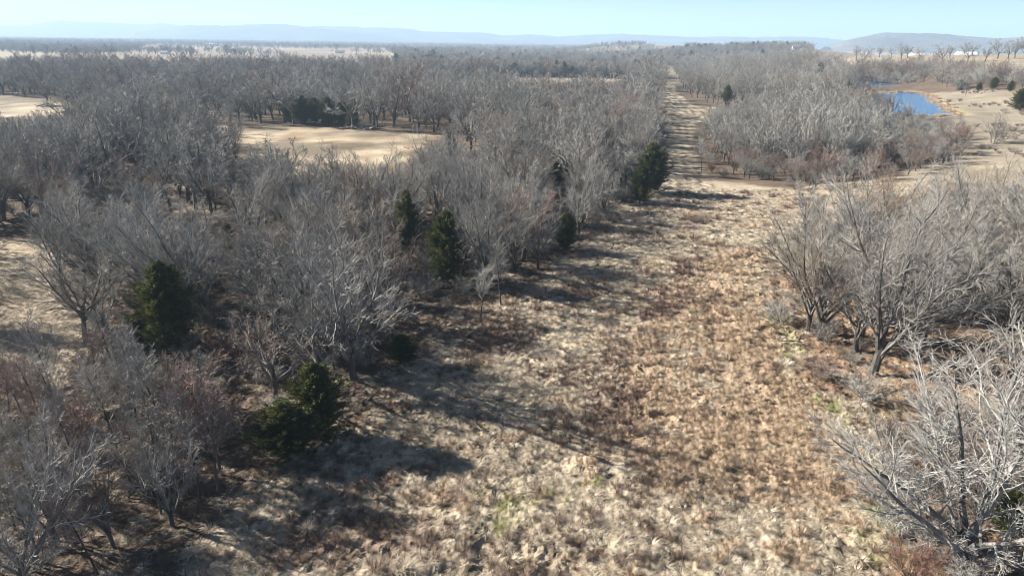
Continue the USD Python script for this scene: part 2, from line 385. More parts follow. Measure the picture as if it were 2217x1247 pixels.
def bare_tree(seed, form, H, twig=.0095, dens=1.0, sides=3):
    """Returns {part: [meshes]} of a leafless tree with its foot at the origin."""
    g = np.random.default_rng(seed)
    up = np.array([[0, 0, 1.0]])
    M = lambda m: max(2, int(round(m * dens)))
    crown = []
    T3, T2 = max(.0115, twig * 1.2), max(.018, twig * 1.45)
    if form == 'spreading':
        P0, R0 = grow(g, np.array([[0, 0, -.3]]), unit(up + g.normal(0, .05, (1, 3))), np.array([.34 * H]), 7, .05, 0, np.array([.024 * H]), .018 * H)
        P1, R1 = kids(g, P0, R0, 6, .55, 1.0, 18, 58, 1.0, 10, .13, .07, .58, .03, .12, Labs=.64 * H)
        P2, R2 = kids(g, P1, R1, M(10), .18, 1.0, 25, 62, .42, 6, .17, .05, .55, T2, .55)
        P3, R3 = kids(g, P2, R2, M(8), .15, 1.0, 25, 60, .50, 4, .18, .04, .6, T3, .5)
        P4, R4 = kids(g, P3, R3, M(5), .15, 1.0, 22, 60, .55, 3, .2, .05, .7, twig, .4)
    elif form == 'great':
        P0, R0 = grow(g, np.array([[0, 0, -.3]]), unit(up + g.normal(0, .03, (1, 3))), np.array([.2 * H]), 7, .04, 0, np.array([.024 * H]), .02 * H)
        P1, R1 = kids(g, P0, R0, 8, .35, 1.0, 8, 46, 1.0, 12, .085, .02, .55, .022, .1, Labs=.80 * H)
        P2, R2 = kids(g, P1, R1, 13, .15, 1.0, 22, 55, .38, 6, .13, .05, .5, T2, .5)
        P3, R3 = kids(g, P2, R2, 9, .15, 1.0, 22, 55, .5, 4, .15, .05, .55, T3 * .85, .5)
        P4, R4 = kids(g, P3, R3, 8, .1, 1.0, 20, 55, .58, 3, .17, .05, .7, twig * .8, .4)
    elif form == 'fan':
        P0, R0 = grow(g, np.array([[0, 0, -.3]]), unit(up + g.normal(0, .04, (1, 3))), np.array([.28 * H]), 6, .04, 0, np.array([.021 * H]), .017 * H)
        P1, R1 = kids(g, P0, R0, 7, .45, 1.0, 10, 40, 1.0, 10, .06, .015, .55, .025, .1, Labs=.74 * H)
        P2, R2 = kids(g, P1, R1, M(12), .2, 1.0, 18, 44, .36, 5, .09, .05, .55, T2, .5)
        P3, R3 = kids(g, P2, R2, M(8), .15, 1.0, 18, 46, .5, 4, .12, .05, .6, T3, .5)
        P4, R4 = kids(g, P3, R3, M(4.5), .1, 1.0, 18, 48, .55, 3, .14, .06, .7, twig, .4)
    if form != 'slender' and form != 'shrub':
        crown = [(P2, R2, 4), (P3, R3, 3), (P4, R4, 3)]
    if form == 'slender':
        P0, R0 = grow(g, np.array([[0, 0, -.3]]), unit(up + g.normal(0, .05, (1, 3))), np.array([.96 * H]), 10, .05, .02, np.array([.0115 * H]), .022)
        P1, R1 = kids(g, P0, R0, 22, .40, 1.0, 26, 56, .36, 6, .1, .07, .5, .018, .62)
        P2, R2 = kids(g, P1, R1, M(9), .12, 1.0, 22, 52, .46, 4, .13, .05, .6, .010, .5)
        P3, R3 = kids(g, P2, R2, M(7), .1, 1.0, 20, 52, .55, 3, .15, .05, .7, twig, .4)
        crown = [(P2, R2, 3), (P3, R3, 3)]
    elif form == 'shrub':  # many stems from the ground
        m = 16
        a = g.random(m) * 6.28; lean = np.radians(4 + 42 * g.random(m))
        d = np.stack([np.cos(a) * np.sin(lean), np.sin(a) * np.sin(lean), np.cos(lean)], -1)
        foot = np.stack([np.cos(a), np.sin(a), 0 * a], -1) * g.random(m)[:, None] * .14 * H
        P0, R0 = grow(g, foot, d, H * (.7 + .35 * g.random(m)), 8, .09, .02, np.full(m, .008 * H), .012)
        P1, R1 = kids(g, P0, R0, M(9), .15, 1.0, 22, 55, .36, 5, .13, .05, .6, .012, .5)
        P2, R2 = kids(g, P1, R1, M(7), .12, 1.0, 22, 55, .5, 3, .16, .05, .65, twig, .45)
        P3, R3 = kids(g, P2, R2, M(4), .1, 1.0, 22, 55, .55, 3, .16, .05, .7, twig, .4)
        return {'stem': [tubes(P0, R0, 4)], 'crown': [join([tubes(P1, R1, 3), tubes(P2, R2, 3), tubes(P3, R3, 3)])]}
    trunk = tubes(P0, R0, 8 if dens > .7 else 5)
    if form == 'slender':
        limbs = []
        crown.insert(0, (P1, R1, 3))
    else:
        limbs = [tubes(P1[i:i + 1], R1[i:i + 1], 6 if dens > .7 else 4) for i in range(len(P1))]
    return {'trunk': [trunk], 'limb': limbs, 'crown': [join([tubes(*c) for c in crown])]}


def cedar(seed, H, W, n):
    """Evergreen: trunk, and a crown of needle sprays on drooping boughs, with gaps."""
    g = np.random.default_rng(seed)
    P0, R0 = grow(g, np.array([[0, 0, -.2]]), np.array([[0, 0, 1.0]]), np.array([H * .98]), 8, .02, .05, np.array([.018 * H]), .02)
    nb = int(n)
    t = g.random(nb) ** .85
    env = (np.sin(np.pi * np.clip(.16 + .84 * t, 0, 1) ** .75)) ** .8 * W * .5 * (.62 + .5 * g.random(nb))
    a = g.random(nb) * 6.28
    z = (.04 + .92 * t) * H
    base = np.stack([0 * z, 0 * z, z], -1)
    d = np.stack([np.cos(a), np.sin(a), .25 + .55 * t], -1)
    lump = .5 + 1.0 * meshkit.noise(np.stack([np.cos(a) * 1.7, np.sin(a) * 1.7, z * .9], -1), seed)
    PB, RB = grow(g, base, unit(d), env * lump * (.72 + .5 * g.random(nb)) + .1, 5, .12, .06, np.full(nb, .03), .008)
    # sprays
    m = 74
    par = np.repeat(np.arange(nb), m)
    s = (.25 + .8 * g.random(nb * m)) * 4; i = np.clip(s.astype(int), 0, 3); f = np.clip(s - i, 0, 1.1)[:, None]
    c = PB[par, i] * (1 - f) + PB[par, i + 1] * f + g.normal(0, .10 * W / 5, (nb * m, 3))
    out = unit(PB[par, 4] - PB[par, 0] + g.normal(0, .7, (nb * m, 3)) + [0, 0, .6])
    side = unit(np.cross(out, g.normal(0, 1, (nb * m, 3))))
    L = (.13 + .24 * g.random(nb * m))[:, None] * (W / 5) ** .3; wd = L * .16
    V = np.stack([c - side * wd, c + side * wd, c + out * L + side * wd * .2, c + out * L * .6 - side * wd * 1.1], 1).reshape(-1, 3)
    k = np.arange(nb * m)[:, None] * 4
    F = np.concatenate([k + [0, 1, 2], k + [0, 2, 3]])
    return {'trunk': [tubes(P0, R0, 6)], 'branches': [tubes(PB, RB, 3)], 'crown': [(V, F)]}


def bark_material(name, dark, light, red):
    return usdkit.material(stage, '/World/Looks/' + name, {
        'o': ('object_info', {}), 'g': ('geometry', {}), 'n': ('noise_texture', {'scale': 1.3, 'detail': 4.0, 'roughness': .6}),
        'r': ('rgb_ramp', {'ramp': [(.3, dark), (.68, light)]}),
        't': ('rgb_ramp', {'ramp': [(0, (.66, .65, .625)), (.35, (.92, .90, .865)), (.6, (1.15, 1.13, 1.08)), (.8, (1.36, 1.34, 1.28)), (.9, red), (1.0, tuple(q * r for q, r in zip(red, (.85, .66, .55))))]}),
        'x': ('vector_math', {'math_type': 'multiply'}),
        'p': ('principled_bsdf', {'roughness': .8, 'specular_ior_level': .25})},
        [('g.position', 'n.vector'), ('n.fac', 'r.fac'), ('o.random', 't.fac'), ('r.color', 'x.vector1'), ('t.color', 'x.vector2'), ('x.vector', 'p.base_color')], surface='p.BSDF')


TWIG = bark_material('grey_twigs', (.125, .119, .107), (.34, .326, .298), (1.02, .96, .86))
RUST = bark_material('rusty_twigs', (.11, .083, .070), (.26, .20, .172), (1.15, 1.0, .92))
PALET = bark_material('silver_twigs', (.13, .126, .116), (.33, .32, .298), (1.0, .98, .94))
PALEL = bark_material('silver_limbs', (.06, .057, .052), (.22, .212, .197), (1.0, .98, .94))
BARK = bark_material('trunk_bark', (.026, .023, .021), (.085, .078, .070), (1.0, .95, .9))
LIMB = bark_material('limb_bark', (.040, .037, .033), (.165, .155, .142), (1.0, .95, .9))


def leaf_material(name, a, b, c):
    return usdkit.material(stage, '/World/Looks/' + name, {
        'g': ('geometry', {}), 'n': ('noise_texture', {'scale': .9, 'detail': 5.0, 'roughness': .65}),
        'r': ('rgb_ramp', {'ramp': [(.3, a), (.52, b), (.75, c)]}),
        'd': ('principled_bsdf', {'roughness': .7, 'specular_ior_level': .25}), 't': ('translucent_bsdf', {}), 'm': ('mix_closure', {'fac': .2})},
        [('g.position', 'n.vector'), ('n.fac', 'r.fac'), ('r.color', 'd.base_color'), ('r.color', 't.color'), ('d.BSDF', 'm.closure1'), ('t.BSDF', 'm.closure2')], surface='m.closure')


CEDAR = leaf_material('cedar_needles', (.036, .044, .014), (.080, .088, .024), (.155, .15, .042))
CLASSES = {}


def kind_class(name, parts, mats, H):
    path = '/World/kind_' + name
    stage.CreateClassPrim(path)
    for part, meshes in parts.items():
        for k, mesh in enumerate(meshes):
            usdkit.mesh(stage, f'{path}/{part}' + (f'_{k:03d}' if k else ''), mesh, mats[part])
    CLASSES[name] = (path, H, sum(len(m[1]) for ms in parts.values() for m in ms))


GREY = {'trunk': BARK, 'limb': LIMB, 'crown': TWIG, 'stem': LIMB}
RED = {'trunk': BARK, 'limb': LIMB, 'crown': RUST, 'stem': LIMB}
SILVER = {'trunk': BARK, 'limb': PALEL, 'crown': PALET, 'stem': PALEL}
GREENM = {'trunk': BARK, 'branches': BARK, 'crown': CEDAR}
for k in range(3):
    kind_class(f'spreading_{k}', bare_tree(100 + k, 'spreading', 14), GREY, 14)
    kind_class(f'fan_{k}', bare_tree(200 + k, 'fan', 12), GREY, 12)
    kind_class(f'slender_{k}', bare_tree(300 + k, 'slender', 8, twig=.011), GREY, 8)
kind_class('great_0', bare_tree(150, 'great', 16), GREY, 16)
kind_class('silver_great_0', bare_tree(151, 'great', 13), SILVER, 13)
kind_class('silver_fan_0', bare_tree(207, 'fan', 12), SILVER, 12)
kind_class('silver_spreading_0', bare_tree(108, 'spreading', 12), SILVER, 12)
kind_class('silver_slender_0', bare_tree(308, 'slender', 8), SILVER, 8)
for k in range(2):
    kind_class(f'red_fan_{k}', bare_tree(220 + k, 'fan', 10, twig=.009, dens=.95), RED, 10)
    kind_class(f'red_slender_{k}', bare_tree(320 + k, 'slender', 8, twig=.011), RED, 8)
    kind_class(f'shrub_{k}', bare_tree(400 + k, 'shrub', 3.2, twig=.007, dens=.9), GREY, 3.2)
    kind_class(f'red_shrub_{k}', bare_tree(410 + k, 'shrub', 3.2, twig=.009, dens=.9), RED, 3.2)
    kind_class(f'cedar_{k}', cedar(500 + k, 9, 5.2, 420), GREENM, 9)
for k in range(3):
    kind_class(f'mid_spreading_{k}', bare_tree(600 + k, 'spreading', 16, twig=.034, dens=.74), GREY, 16)
    kind_class(f'mid_fan_{k}', bare_tree(620 + k, 'fan', 14, twig=.032, dens=.68), GREY, 14)
for k in range(2):
    kind_class(f'mid_silver_fan_{k}', bare_tree(660 + k, 'fan', 12, twig=.032, dens=.68), SILVER, 12)
kind_class('mid_red_0', bare_tree(640, 'fan', 12, twig=.032, dens=.68), RED, 12)
kind_class('mid_cedar_0', cedar(650, 10, 6, 110), GREENM, 10)
for k in range(3):
    kind_class(f'far_{k}', bare_tree(700 + k, 'spreading' if k else 'fan', 14, twig=.06, dens=.36), GREY, 14)
kind_class('far_red_0', bare_tree(710, 'fan', 12, twig=.06, dens=.36), RED, 12)
print({k: v[2] for k, v in CLASSES.items()})


def put(name, kind, xyz, H, label, category, group=None, wide=1.0, rot=None, lean=(0, 0)):
    path, H0, _ = CLASSES[kind]
    x = UsdGeom.Xform.Define(stage, numbered(name))
    s = H / H0
    x.AddTranslateOp().Set(Gf.Vec3d(float(xyz[0]), float(xyz[1]), float(xyz[2])))
    x.AddRotateXYZOp().Set(Gf.Vec3f(float(lean[0]), float(lean[1]), float(rng.random() * 360 if rot is None else rot)))
    x.AddScaleOp().Set(Gf.Vec3f(float(s * wide), float(s * wide), float(s)))
    p = x.GetPrim()
    p.GetReferences().AddInternalReference(path)
    p.SetInstanceable(True)
    tag(p, label, category, group)
    return p


def scatter(name, label, kinds, pos, H, wide, kind='stuff', category=None, weights=None):
    """Many alike plants that nobody could count: one PointInstancer."""
    pi = UsdGeom.PointInstancer.Define(stage, numbered(name))
    n = len(pos)
    targets = []
    for k in kinds:
        q = UsdGeom.Xform.Define(stage, f'{pi.GetPath()}/sorts/{k}')
        q.GetPrim().GetReferences().AddInternalReference(CLASSES[k][0])
        targets.append(q.GetPath())
    pi.CreatePrototypesRel().SetTargets(targets)
    ind = rng.choice(len(kinds), n, p=None if weights is None else np.array(weights) / sum(weights))
    s = np.asarray(H) / np.array([CLASSES[k][1] for k in kinds])[ind]
    pi.CreateProtoIndicesAttr(Vt.IntArray.FromNumpy(ind.astype(np.int32)))
    pi.CreatePositionsAttr(Vt.Vec3fArray.FromNumpy(np.asarray(pos, np.float32)))
    pi.CreateScalesAttr(Vt.Vec3fArray.FromNumpy(np.stack([s * wide, s * wide, s], -1).astype(np.float32)))
    a = rng.random(n) * np.pi
    pi.CreateOrientationsAttr(Vt.QuathArray([Gf.Quath(float(np.cos(t)), 0, 0, float(np.sin(t))) for t in a]))
    tag(pi, label, category, None, kind)
    return pi


def fill(p, spacing, seed, jitter=.42):
    g = np.random.default_rng(seed)
    x0, y0, x1, y1 = p.bounds
    xs, ys = np.meshgrid(np.arange(x0, x1, spacing), np.arange(y0, y1, spacing * .87))
    xs[1::2] += spacing / 2
    x = xs.ravel() + g.normal(0, jitter * spacing * .6, xs.size); y = ys.ravel() + g.normal(0, jitter * spacing * .6, xs.size)
    m = inside(p, x, y)
    x, y = x[m], y[m]
    return np.stack([x, y, height(x, y)], -1)
#PLANTS

# ------------------------------------------------------------------ single trees that the photograph picks out
TAKEN, PICKED = [], []


def single(name, kind, px, py, H, label, category, group=None, wide=1.0, rot=None, lean=(0, 0), clear=1.0):
    p = at(px, py)
    TAKEN.append((p[0], p[1], .16 * H * wide))
    b0, b1 = project(*p), project(p[0], p[1], p[2] + H)
    if clear:
        PICKED.append((p[1], (b0[0] + b1[0]) / 2, b1[1], b0[1], .30 * H * wide * FPX / np.linalg.norm(p - EYE), clear))
    return put(name, kind, p, H, label, category, group, wide, rot, lean)


CE = 'cedar'
single('cedar_tree', 'cedar_0', 372, 765, 9.6, 'tall ragged yellow-green cedar standing alone among bare trees at left', CE, wide=1.1)
single('cedar_tree', 'cedar_1', 884, 565, 10.2, 'narrow upright dark cedar behind the pale bare tree, left of the rounder cedar', CE, wide=.62)
single('cedar_tree', 'cedar_0', 968, 615, 9.6, 'dark green cedar with olive top at the wood edge beside the clearing', CE, wide=.95)
single('cedar_tree', 'cedar_1', 622, 985, 4.6, 'low bushy cedar lit green at the foot of the leaning bare trees', CE, wide=1.9)
single('cedar_tree', 'cedar_0', 690, 955, 6.8, 'broad dark cedar casting a wide black shadow onto the grass', CE, wide=1.25)
single('cedar_tree', 'cedar_1', 1408, 418, 10.6, 'dense dark cedar at the corner where the grass track narrows', CE, wide=1.15)
single('cedar_tree', 'cedar_0', 1385, 440, 7.5, 'lower dark cedar in front of the one at the track corner', CE, wide=1.1)
single('cedar_tree', 'cedar_1', 975, 350, 7.6, 'small pointed cedar at the right end of the tan field', CE, wide=.8)
single('cedar_tree', 'cedar_0', 1205, 415, 8.5, 'green cedar half buried in bare twigs left of the track', CE, wide=1.1)
single('cedar_tree', 'cedar_1', 1225, 545, 6.0, 'dim green cedar in the undergrowth at the wood edge', CE, wide=1.0)
single('cedar_tree', 'cedar_0', 1572, 234, 10.5, 'dark cedar in front of the bare wood right of the far track', CE, wide=.85)
single('cedar_tree', 'cedar_1', 1775, 165, 9, 'small dark cedar in the bare wood below the hill pasture', CE, wide=1.1)
single('cedar_tree', 'cedar_0', 2207, 240, 7.5, 'dark rounded cedar cut off by the right edge above the pasture', CE, wide=1.6)
single('cedar_tree', 'cedar_1', 870, 790, 3.2, 'small low green cedar behind the big pale tree trunk', CE, wide=1.7)
single('cedar_tree', 'cedar_0', 310, 745, 3.5, 'low yellow-green cedar at the foot of the tall ragged cedar', CE, wide=1.5)
single('cedar_tree', 'cedar_1', 2190, 1160, 3.2, 'low green cedar under the grey branches at bottom right', CE, wide=1.8)
single('cedar_tree', 'cedar_0', 500, 545, 4.2, 'tiny green cedar top among bare twigs left of centre', CE, wide=.8)
for k, (a, b, h) in enumerate([(628, 266, 9), (655, 270, 10.5), (684, 267, 9), (712, 272, 10), (742, 271, 8.5), (765, 277, 6.5)]):
    single('cedar_tree', f'cedar_{k % 2}', a, b, h, f'{["leftmost", "second", "third", "fourth", "fifth", "rightmost"][k]} dark evergreen of the clump behind the tan field', CE, 'evergreen clump behind the tan field', wide=1.35, clear=0)
for k, (a, b, h) in enumerate([(2078, 194, 5), (2118, 198, 4), (2150, 195, 5.5), (2186, 199, 4.5)]):
    single('cedar_tree', f'cedar_{k % 2}', a, b, h, f'{["leftmost", "second", "third", "rightmost"][k]} dark evergreen in the brush line above the right pasture', CE, 'evergreens above the right pasture', wide=1.2)

T = 'bare tree'
single('bare_tree', 'silver_fan_0', 768, 822, 16.5, 'big pale grey bare tree with spreading fan crown left of the clearing', T, wide=1.05, clear=1.7)
single('bare_tree', 'silver_spreading_0', 600, 880, 11, 'gnarled bare tree leaning left behind the low bushy cedar', T, wide=1.05, lean=(0, -10))
single('bare_tree', 'silver_spreading_0', 690, 850, 11.5, 'crooked pale bare tree between the leaning tree and the big fan tree', T, wide=1.0)
single('bare_tree', 'great_0', 1890, 815, 17.5, 'great forked bare tree with dark trunk on the right of the clearing', T, wide=1.05, rot=40, clear=1.4)
single('bare_tree', 'silver_great_0', 2085, 1240, 14.5, 'whitish bare tree reaching in from the right edge, crooked limbs', T, wide=1.35, rot=200)
single('bare_tree', 'silver_spreading_0', 2190, 1010, 11, 'pale bare tree cut by the right edge above the crooked limbed one', T, wide=1.2)
single('bare_tree', 'fan_1', 375, 1142, 7.4, 'small twin stemmed tree with reddish top at bottom left', T, wide=.95)
single('bare_tree', 'silver_fan_0', 60, 1290, 10, 'pale topped bare tree in the bottom left corner', T, wide=.95)
single('bare_tree', 'silver_slender_0', 1040, 690, 6.4, 'small pale bare tree alone at the shaded wood edge', T, wide=1.2)
single('bare_tree', 'silver_slender_0', 1085, 665, 8, 'slim pale bare tree just behind the small lone one', T, wide=1.1)
single('bare_tree', 'spreading_1', 185, 745, 13, 'dark trunked bare tree beside the shaded opening at left', T, wide=.85, rot=120)
single('bare_tree', 'spreading_0', 140, 640, 13, 'open crowned dark bare tree above the left opening', T, wide=.8)
single('bare_tree', 'silver_fan_0', 448, 700, 14, 'silvery round crowned bare tree above the ragged cedar', T, wide=1.1)
single('bare_tree', 'great_0', 945, 470, 14, 'tall open bare tree with grey limbs rising over the cedars', T, wide=1.0)
single('bare_tree', 'spreading_1', 1020, 330, 16, 'dark limbed bare tree standing right of the tan field', T, wide=1.1)
single('bare_tree', 'spreading_0', 1195, 235, 19, 'tall bare tree with heavy dark limbs towering over the far wood', T, wide=1.05)
single('bare_tree', 'fan_2', 1310, 320, 13, 'wide fan shaped bare tree left of the far track', T, wide=1.4)
single('bare_tree', 'silver_fan_0', 1250, 520, 12, 'pale bare tree with upright limbs over the dim cedar', T, wide=1.0)
single('bare_tree', 'spreading_2', 210, 420, 18, 'big dark bare tree with leaning limbs at far left', T, wide=1.0)
single('bare_tree', 'spreading_0', 370, 465, 14.5, 'dark bare tree with straight trunk in the left row', T, wide=.85)
single('bare_tree', 'spreading_1', 460, 470, 15, 'black trunked bare tree in the middle of the left row', T, wide=.9)
single('bare_tree', 'spreading_2', 575, 500, 13.5, 'dark forked bare tree at the right of the left row', T, wide=1.0)
single('bare_tree', 'spreading_0', 300, 385, 18, 'tall round crowned grey tree behind the left row', T, wide=1.0)
single('bare_tree', 'fan_1', 510, 345, 13, 'slim pale bare tree standing at the left end of the tan field', T, wide=.7)
single('bare_tree', 'spreading_1', 190, 215, 20, 'dark branching tree at the left of the far dark wood', T, wide=1.1)
single('bare_tree', 'fan_0', 340, 175, 17, 'pale bare tree rising above the far dark wood at left', T, wide=1.2)
single('bare_tree', 'slender_2', 1518, 375, 8.5, 'slender pale tree at the left corner of the round thicket', T, wide=1.0)
single('shrub', 'shrub_0', 2150, 312, 7.5, 'many stemmed bare shrub alone on the reddish pasture at right', 'shrub', wide=1.0)
single('bare_tree', 'spreading_1', 2090, 206, 5.5, 'little bare tree on the pasture near the pond bank', T, wide=1.1)
single('bare_tree', 'silver_slender_0', 2000, 745, 11, 'straight thin pale trunk right of the great forked tree', T, wide=.9)
single('bare_tree', 'silver_slender_0', 2040, 700, 12, 'leaning thin pale trunk over yellow leaves at right', T, wide=.9, lean=(0, 8))


NTH = ['first', 'second', 'third', 'fourth', 'fifth', 'sixth', 'seventh', 'eighth', 'ninth', 'tenth', 'eleventh', 'twelfth', 'thirteenth', 'fourteenth', 'fifteenth', 'sixteenth', 'seventeenth', 'eighteenth', 'nineteenth']
# trees on the hill pasture at right
for k, (a, b, h) in enumerate([(1790, 126, 10), (1812, 128, 11), (1855, 121, 12), (1873, 126, 13), (1905, 118, 11), (1930, 121, 9), (1951, 127, 13), (1965, 125, 12), (1990, 133, 10), (2038, 140, 14), (2055, 131, 11), (2093, 141, 12), (2104, 125, 11), (2130, 143, 12), (2157, 138, 13), (2180, 139, 13), (2194, 137, 14), (2215, 136, 13), (2240, 138, 12)]):
    d = float(np.interp(b, [118, 126, 144], [660, 590, 480]))
    v = ray(a, b); x, y = v[0] / v[1] * d, d
    put('bare_tree', f'mid_spreading_{k % 3}', (x, y, hz(x, y)), h * 1.02, f'{NTH[k]} dark bare oak from the left on the tan hill pasture', T, 'oaks on the hill pasture', wide=1.25)

# ------------------------------------------------------------------ woods: every tree of the nearer ones is a tree of its own
LEFT_FRONT = poly([(-60, 1320), (-60, 900), (120, 880), (230, 850), (470, 930), (500, 1060), (450, 1110), (330, 1260)])
LEFT_WOOD = poly([(180, 880), (215, 740), (190, 600), (130, 520), (-40, 505), (-60, 430), (280, 470), (600, 500), (760, 470), (860, 430), (960, 345), (1040, 325), (1440, 262), (1444, 340), (1405, 400), (1340, 440), (1320, 490), (1200, 560), (1120, 610), (930, 700), (840, 760), (800, 790), (740, 860), (600, 940), (480, 1000)])
LEFT_ROW = poly([(-120, 430), (-120, 345), (60, 335), (150, 300), (230, 268), (420, 290), (450, 340), (590, 415), (720, 440), (750, 470), (600, 495), (280, 465)])
FAR_WOOD = poly([(-200, 208), (0, 206), (60, 210), (150, 228), (220, 258), (450, 271), (640, 274), (780, 281), (955, 291), (1040, 322), (1440, 260), (1436, 180), (1441, 155), (1385, 170), (1350, 226), (1100, 226), (1040, 196), (850, 170), (300, 166), (-200, 165)])
LEFT_OUT = poly([(-110, 960), (-110, 560), (-120, 520), (-190, 440), (-120, 300), (-420, 300), (-600, 500), (-700, 960)])
RIGHT_BLOCK = poly([(1466, 190), (1500, 222), (1610, 236), (1700, 240), (1850, 205), (1845, 170), (1780, 150), (1700, 140), (1600, 136), (1490, 133), (1458, 140)])
THICKET = poly([(1506, 290), (1522, 370), (1560, 390), (1700, 418), (1900, 398), (2060, 352), (2100, 318), (2085, 285), (1980, 262), (1880, 240), (1700, 246), (1600, 256)])
RIGHT_WOOD = poly([(1790, 545), (1735, 600), (1700, 660), (1770, 780), (1900, 790), (2000, 720), (2100, 760), (2300, 840), (2600, 800), (2600, 470), (2217, 490), (2000, 522), (1880, 538)])
BRUSH_LINE = poly([(1790, 168), (1850, 150), (2000, 155), (2217, 165), (2400, 170), (2400, 196), (2150, 193), (2060, 190), (1990, 180), (1850, 176)])


def free(pos):
    if not len(pos):
        return pos
    ok = np.ones(len(pos), bool)
    for x, y, r in TAKEN:
        ok &= (pos[:, 0] - x) ** 2 + (pos[:, 1] - y) ** 2 > r * r
    return pos[ok]


g = np.random.default_rng(77)
LABELS = {
    'out': ('', 'bare trees left of the shaded opening'),
    'front': ('thin stemmed bare young tree in the bottom left grove', 'young trees at bottom left'),
    'left': ('grey bare tree in the dense wood left of the clearing', 'bare trees of the wood left of the clearing'),
    'row': ('dark bare tree in the tall wood between the opening and the tan field', 'bare trees of the tall wood at far left'),
    'block': ('grey bare tree in the wood right of the far track', 'bare trees right of the far track'),
    'thicket': ('fine twigged pale tree in the round thicket before the pond', 'trees of the round thicket'),
    'thicket_red': ('reddish brown twiggy tree along the near edge of the round thicket', 'reddish trees of the round thicket'),
    'right': ('pale bare tree crowding behind the great forked tree at right', 'bare trees of the wood at right'),
    'left_red': ('small tree with rust coloured twigs in the wood left of the clearing', 'rusty trees left of the clearing'),
    'far': ('grey bare tree in the front of the far dark wood', 'front trees of the far dark wood'),
}
woods, rest = [], []


def mix(pos, kinds, weights, h0, h1, key, wide=(.85, 1.2), redkey=None):
    for p in pos:
        k = kinds[g.choice(len(kinds), p=np.array(weights) / sum(weights))]
        h = h0 + (h1 - h0) * g.random()
        ky = redkey if (redkey and 'red' in k) else key
        woods.append((p, k, h, ky, wide[0] + (wide[1] - wide[0]) * g.random()))


fp = free(fill(LEFT_FRONT, 3.1, 1))
mix(fp, ['slender_0', 'slender_1', 'slender_2', 'red_slender_0', 'red_slender_1', 'red_fan_0', 'fan_1'], [2.4, 2.4, 2.4, 1.3, 1.3, .6, .8], 6, 9, 'front')
lp = free(fill(LEFT_WOOD, 5.5, 2))
near_l = lp[lp[:, 1] < 135]; far_l = lp[lp[:, 1] >= 135]
mix(near_l, ['spreading_0', 'spreading_1', 'spreading_2', 'fan_0', 'fan_1', 'fan_2', 'red_fan_0', 'red_fan_1', 'slender_0', 'silver_fan_0', 'silver_spreading_0'], [2, 2, 2, 2, 2, 2, .6, .6, 1, 2, 2], 9, 13, 'left', wide=(.95, 1.25), redkey='left_red')
mix(far_l, ['mid_spreading_0', 'mid_spreading_1', 'mid_spreading_2', 'mid_fan_0', 'mid_fan_1', 'mid_fan_2', 'mid_red_0'], [2, 2, 2, 2, 2, 2, 1.4], 9, 13, 'left', redkey='left_red')
mix(free(fill(LEFT_ROW, 6.6, 3)), ['mid_spreading_0', 'mid_spreading_1', 'mid_spreading_2', 'mid_fan_0', 'mid_fan_1'], [3, 3, 3, 1, 1], 13, 17.5, 'row')
tp = free(fill(THICKET, 4.7, 4))
tx, ty = project(tp[:, 0], tp[:, 1], tp[:, 2])
edge = ty > np.interp(tx, [1500, 1560, 1700, 1900, 2060, 2110], [330, 355, 378, 360, 322, 290])
for p, q in zip(tp[~edge], tx[~edge]):
    h = float(np.interp(q, [1500, 1600, 1750, 1880, 1960, 2100], [7.5, 9.5, 11.5, 9.5, 5.5, 4.2]))
    mix([p], ['mid_silver_fan_0', 'mid_silver_fan_1', 'mid_fan_2'], [2, 2, 1], h * .85, h * 1.1, 'thicket')
mix(tp[edge], ['mid_red_0', 'red_fan_0', 'red_fan_1', 'fan_0'], [2, 1, 1, .4], 4, 6, 'thicket_red', wide=(1.2, 1.6))
mix(free(fill(RIGHT_WOOD, 4.9, 5)), ['fan_0', 'fan_1', 'fan_2', 'slender_0', 'slender_1', 'slender_2', 'silver_slender_0', 'silver_fan_0'], [3, 3, 3, 1, 1, 1, 1, .8], 9, 13.5, 'right')
mix(fill(LEFT_OUT, 6.5, 12), ['mid_spreading_0', 'mid_spreading_1', 'mid_fan_0'], [2, 2, 1], 10, 15, 'out')
bp = free(fill(RIGHT_BLOCK, 9.5, 6))
mix(bp, ['mid_spreading_0', 'mid_spreading_1', 'mid_silver_fan_0', 'mid_fan_1', 'mid_fan_2'], [1, 1, 2, 2, 2], 10, 14, 'block')
wp = free(fill(FAR_WOOD, 10.5, 7))
order = np.argsort(wp[:, 1])
mix(wp[order], ['mid_spreading_0', 'mid_spreading_1', 'mid_spreading_2', 'mid_fan_0', 'mid_fan_1', 'mid_fan_2', 'mid_red_0'], [2, 2, 2, 1.4, 1.4, 1.4, .5], 10.5, 18.5, 'far', wide=(1.0, 1.5))

# the 300 that show largest are single trees, the rest of each wood one mass
def hides(w):
    """Whether this random tree would stand in front of one that the photograph shows whole."""
    p, k, h, key, wd = w
    t = project(p[0], p[1], p[2] + h); b = project(p[0], p[1], p[2] + .3 * h)
    half = .34 * h * wd * FPX / math.hypot(p[0], p[1])
    return any(p[1] < y and abs((t[0] + b[0]) / 2 - cx) < (half * .35 + hw * .55) * cl and t[1] < y0 + .72 * (y1 - y0) and b[1] > y0 for y, cx, y0, y1, hw, cl in PICKED)


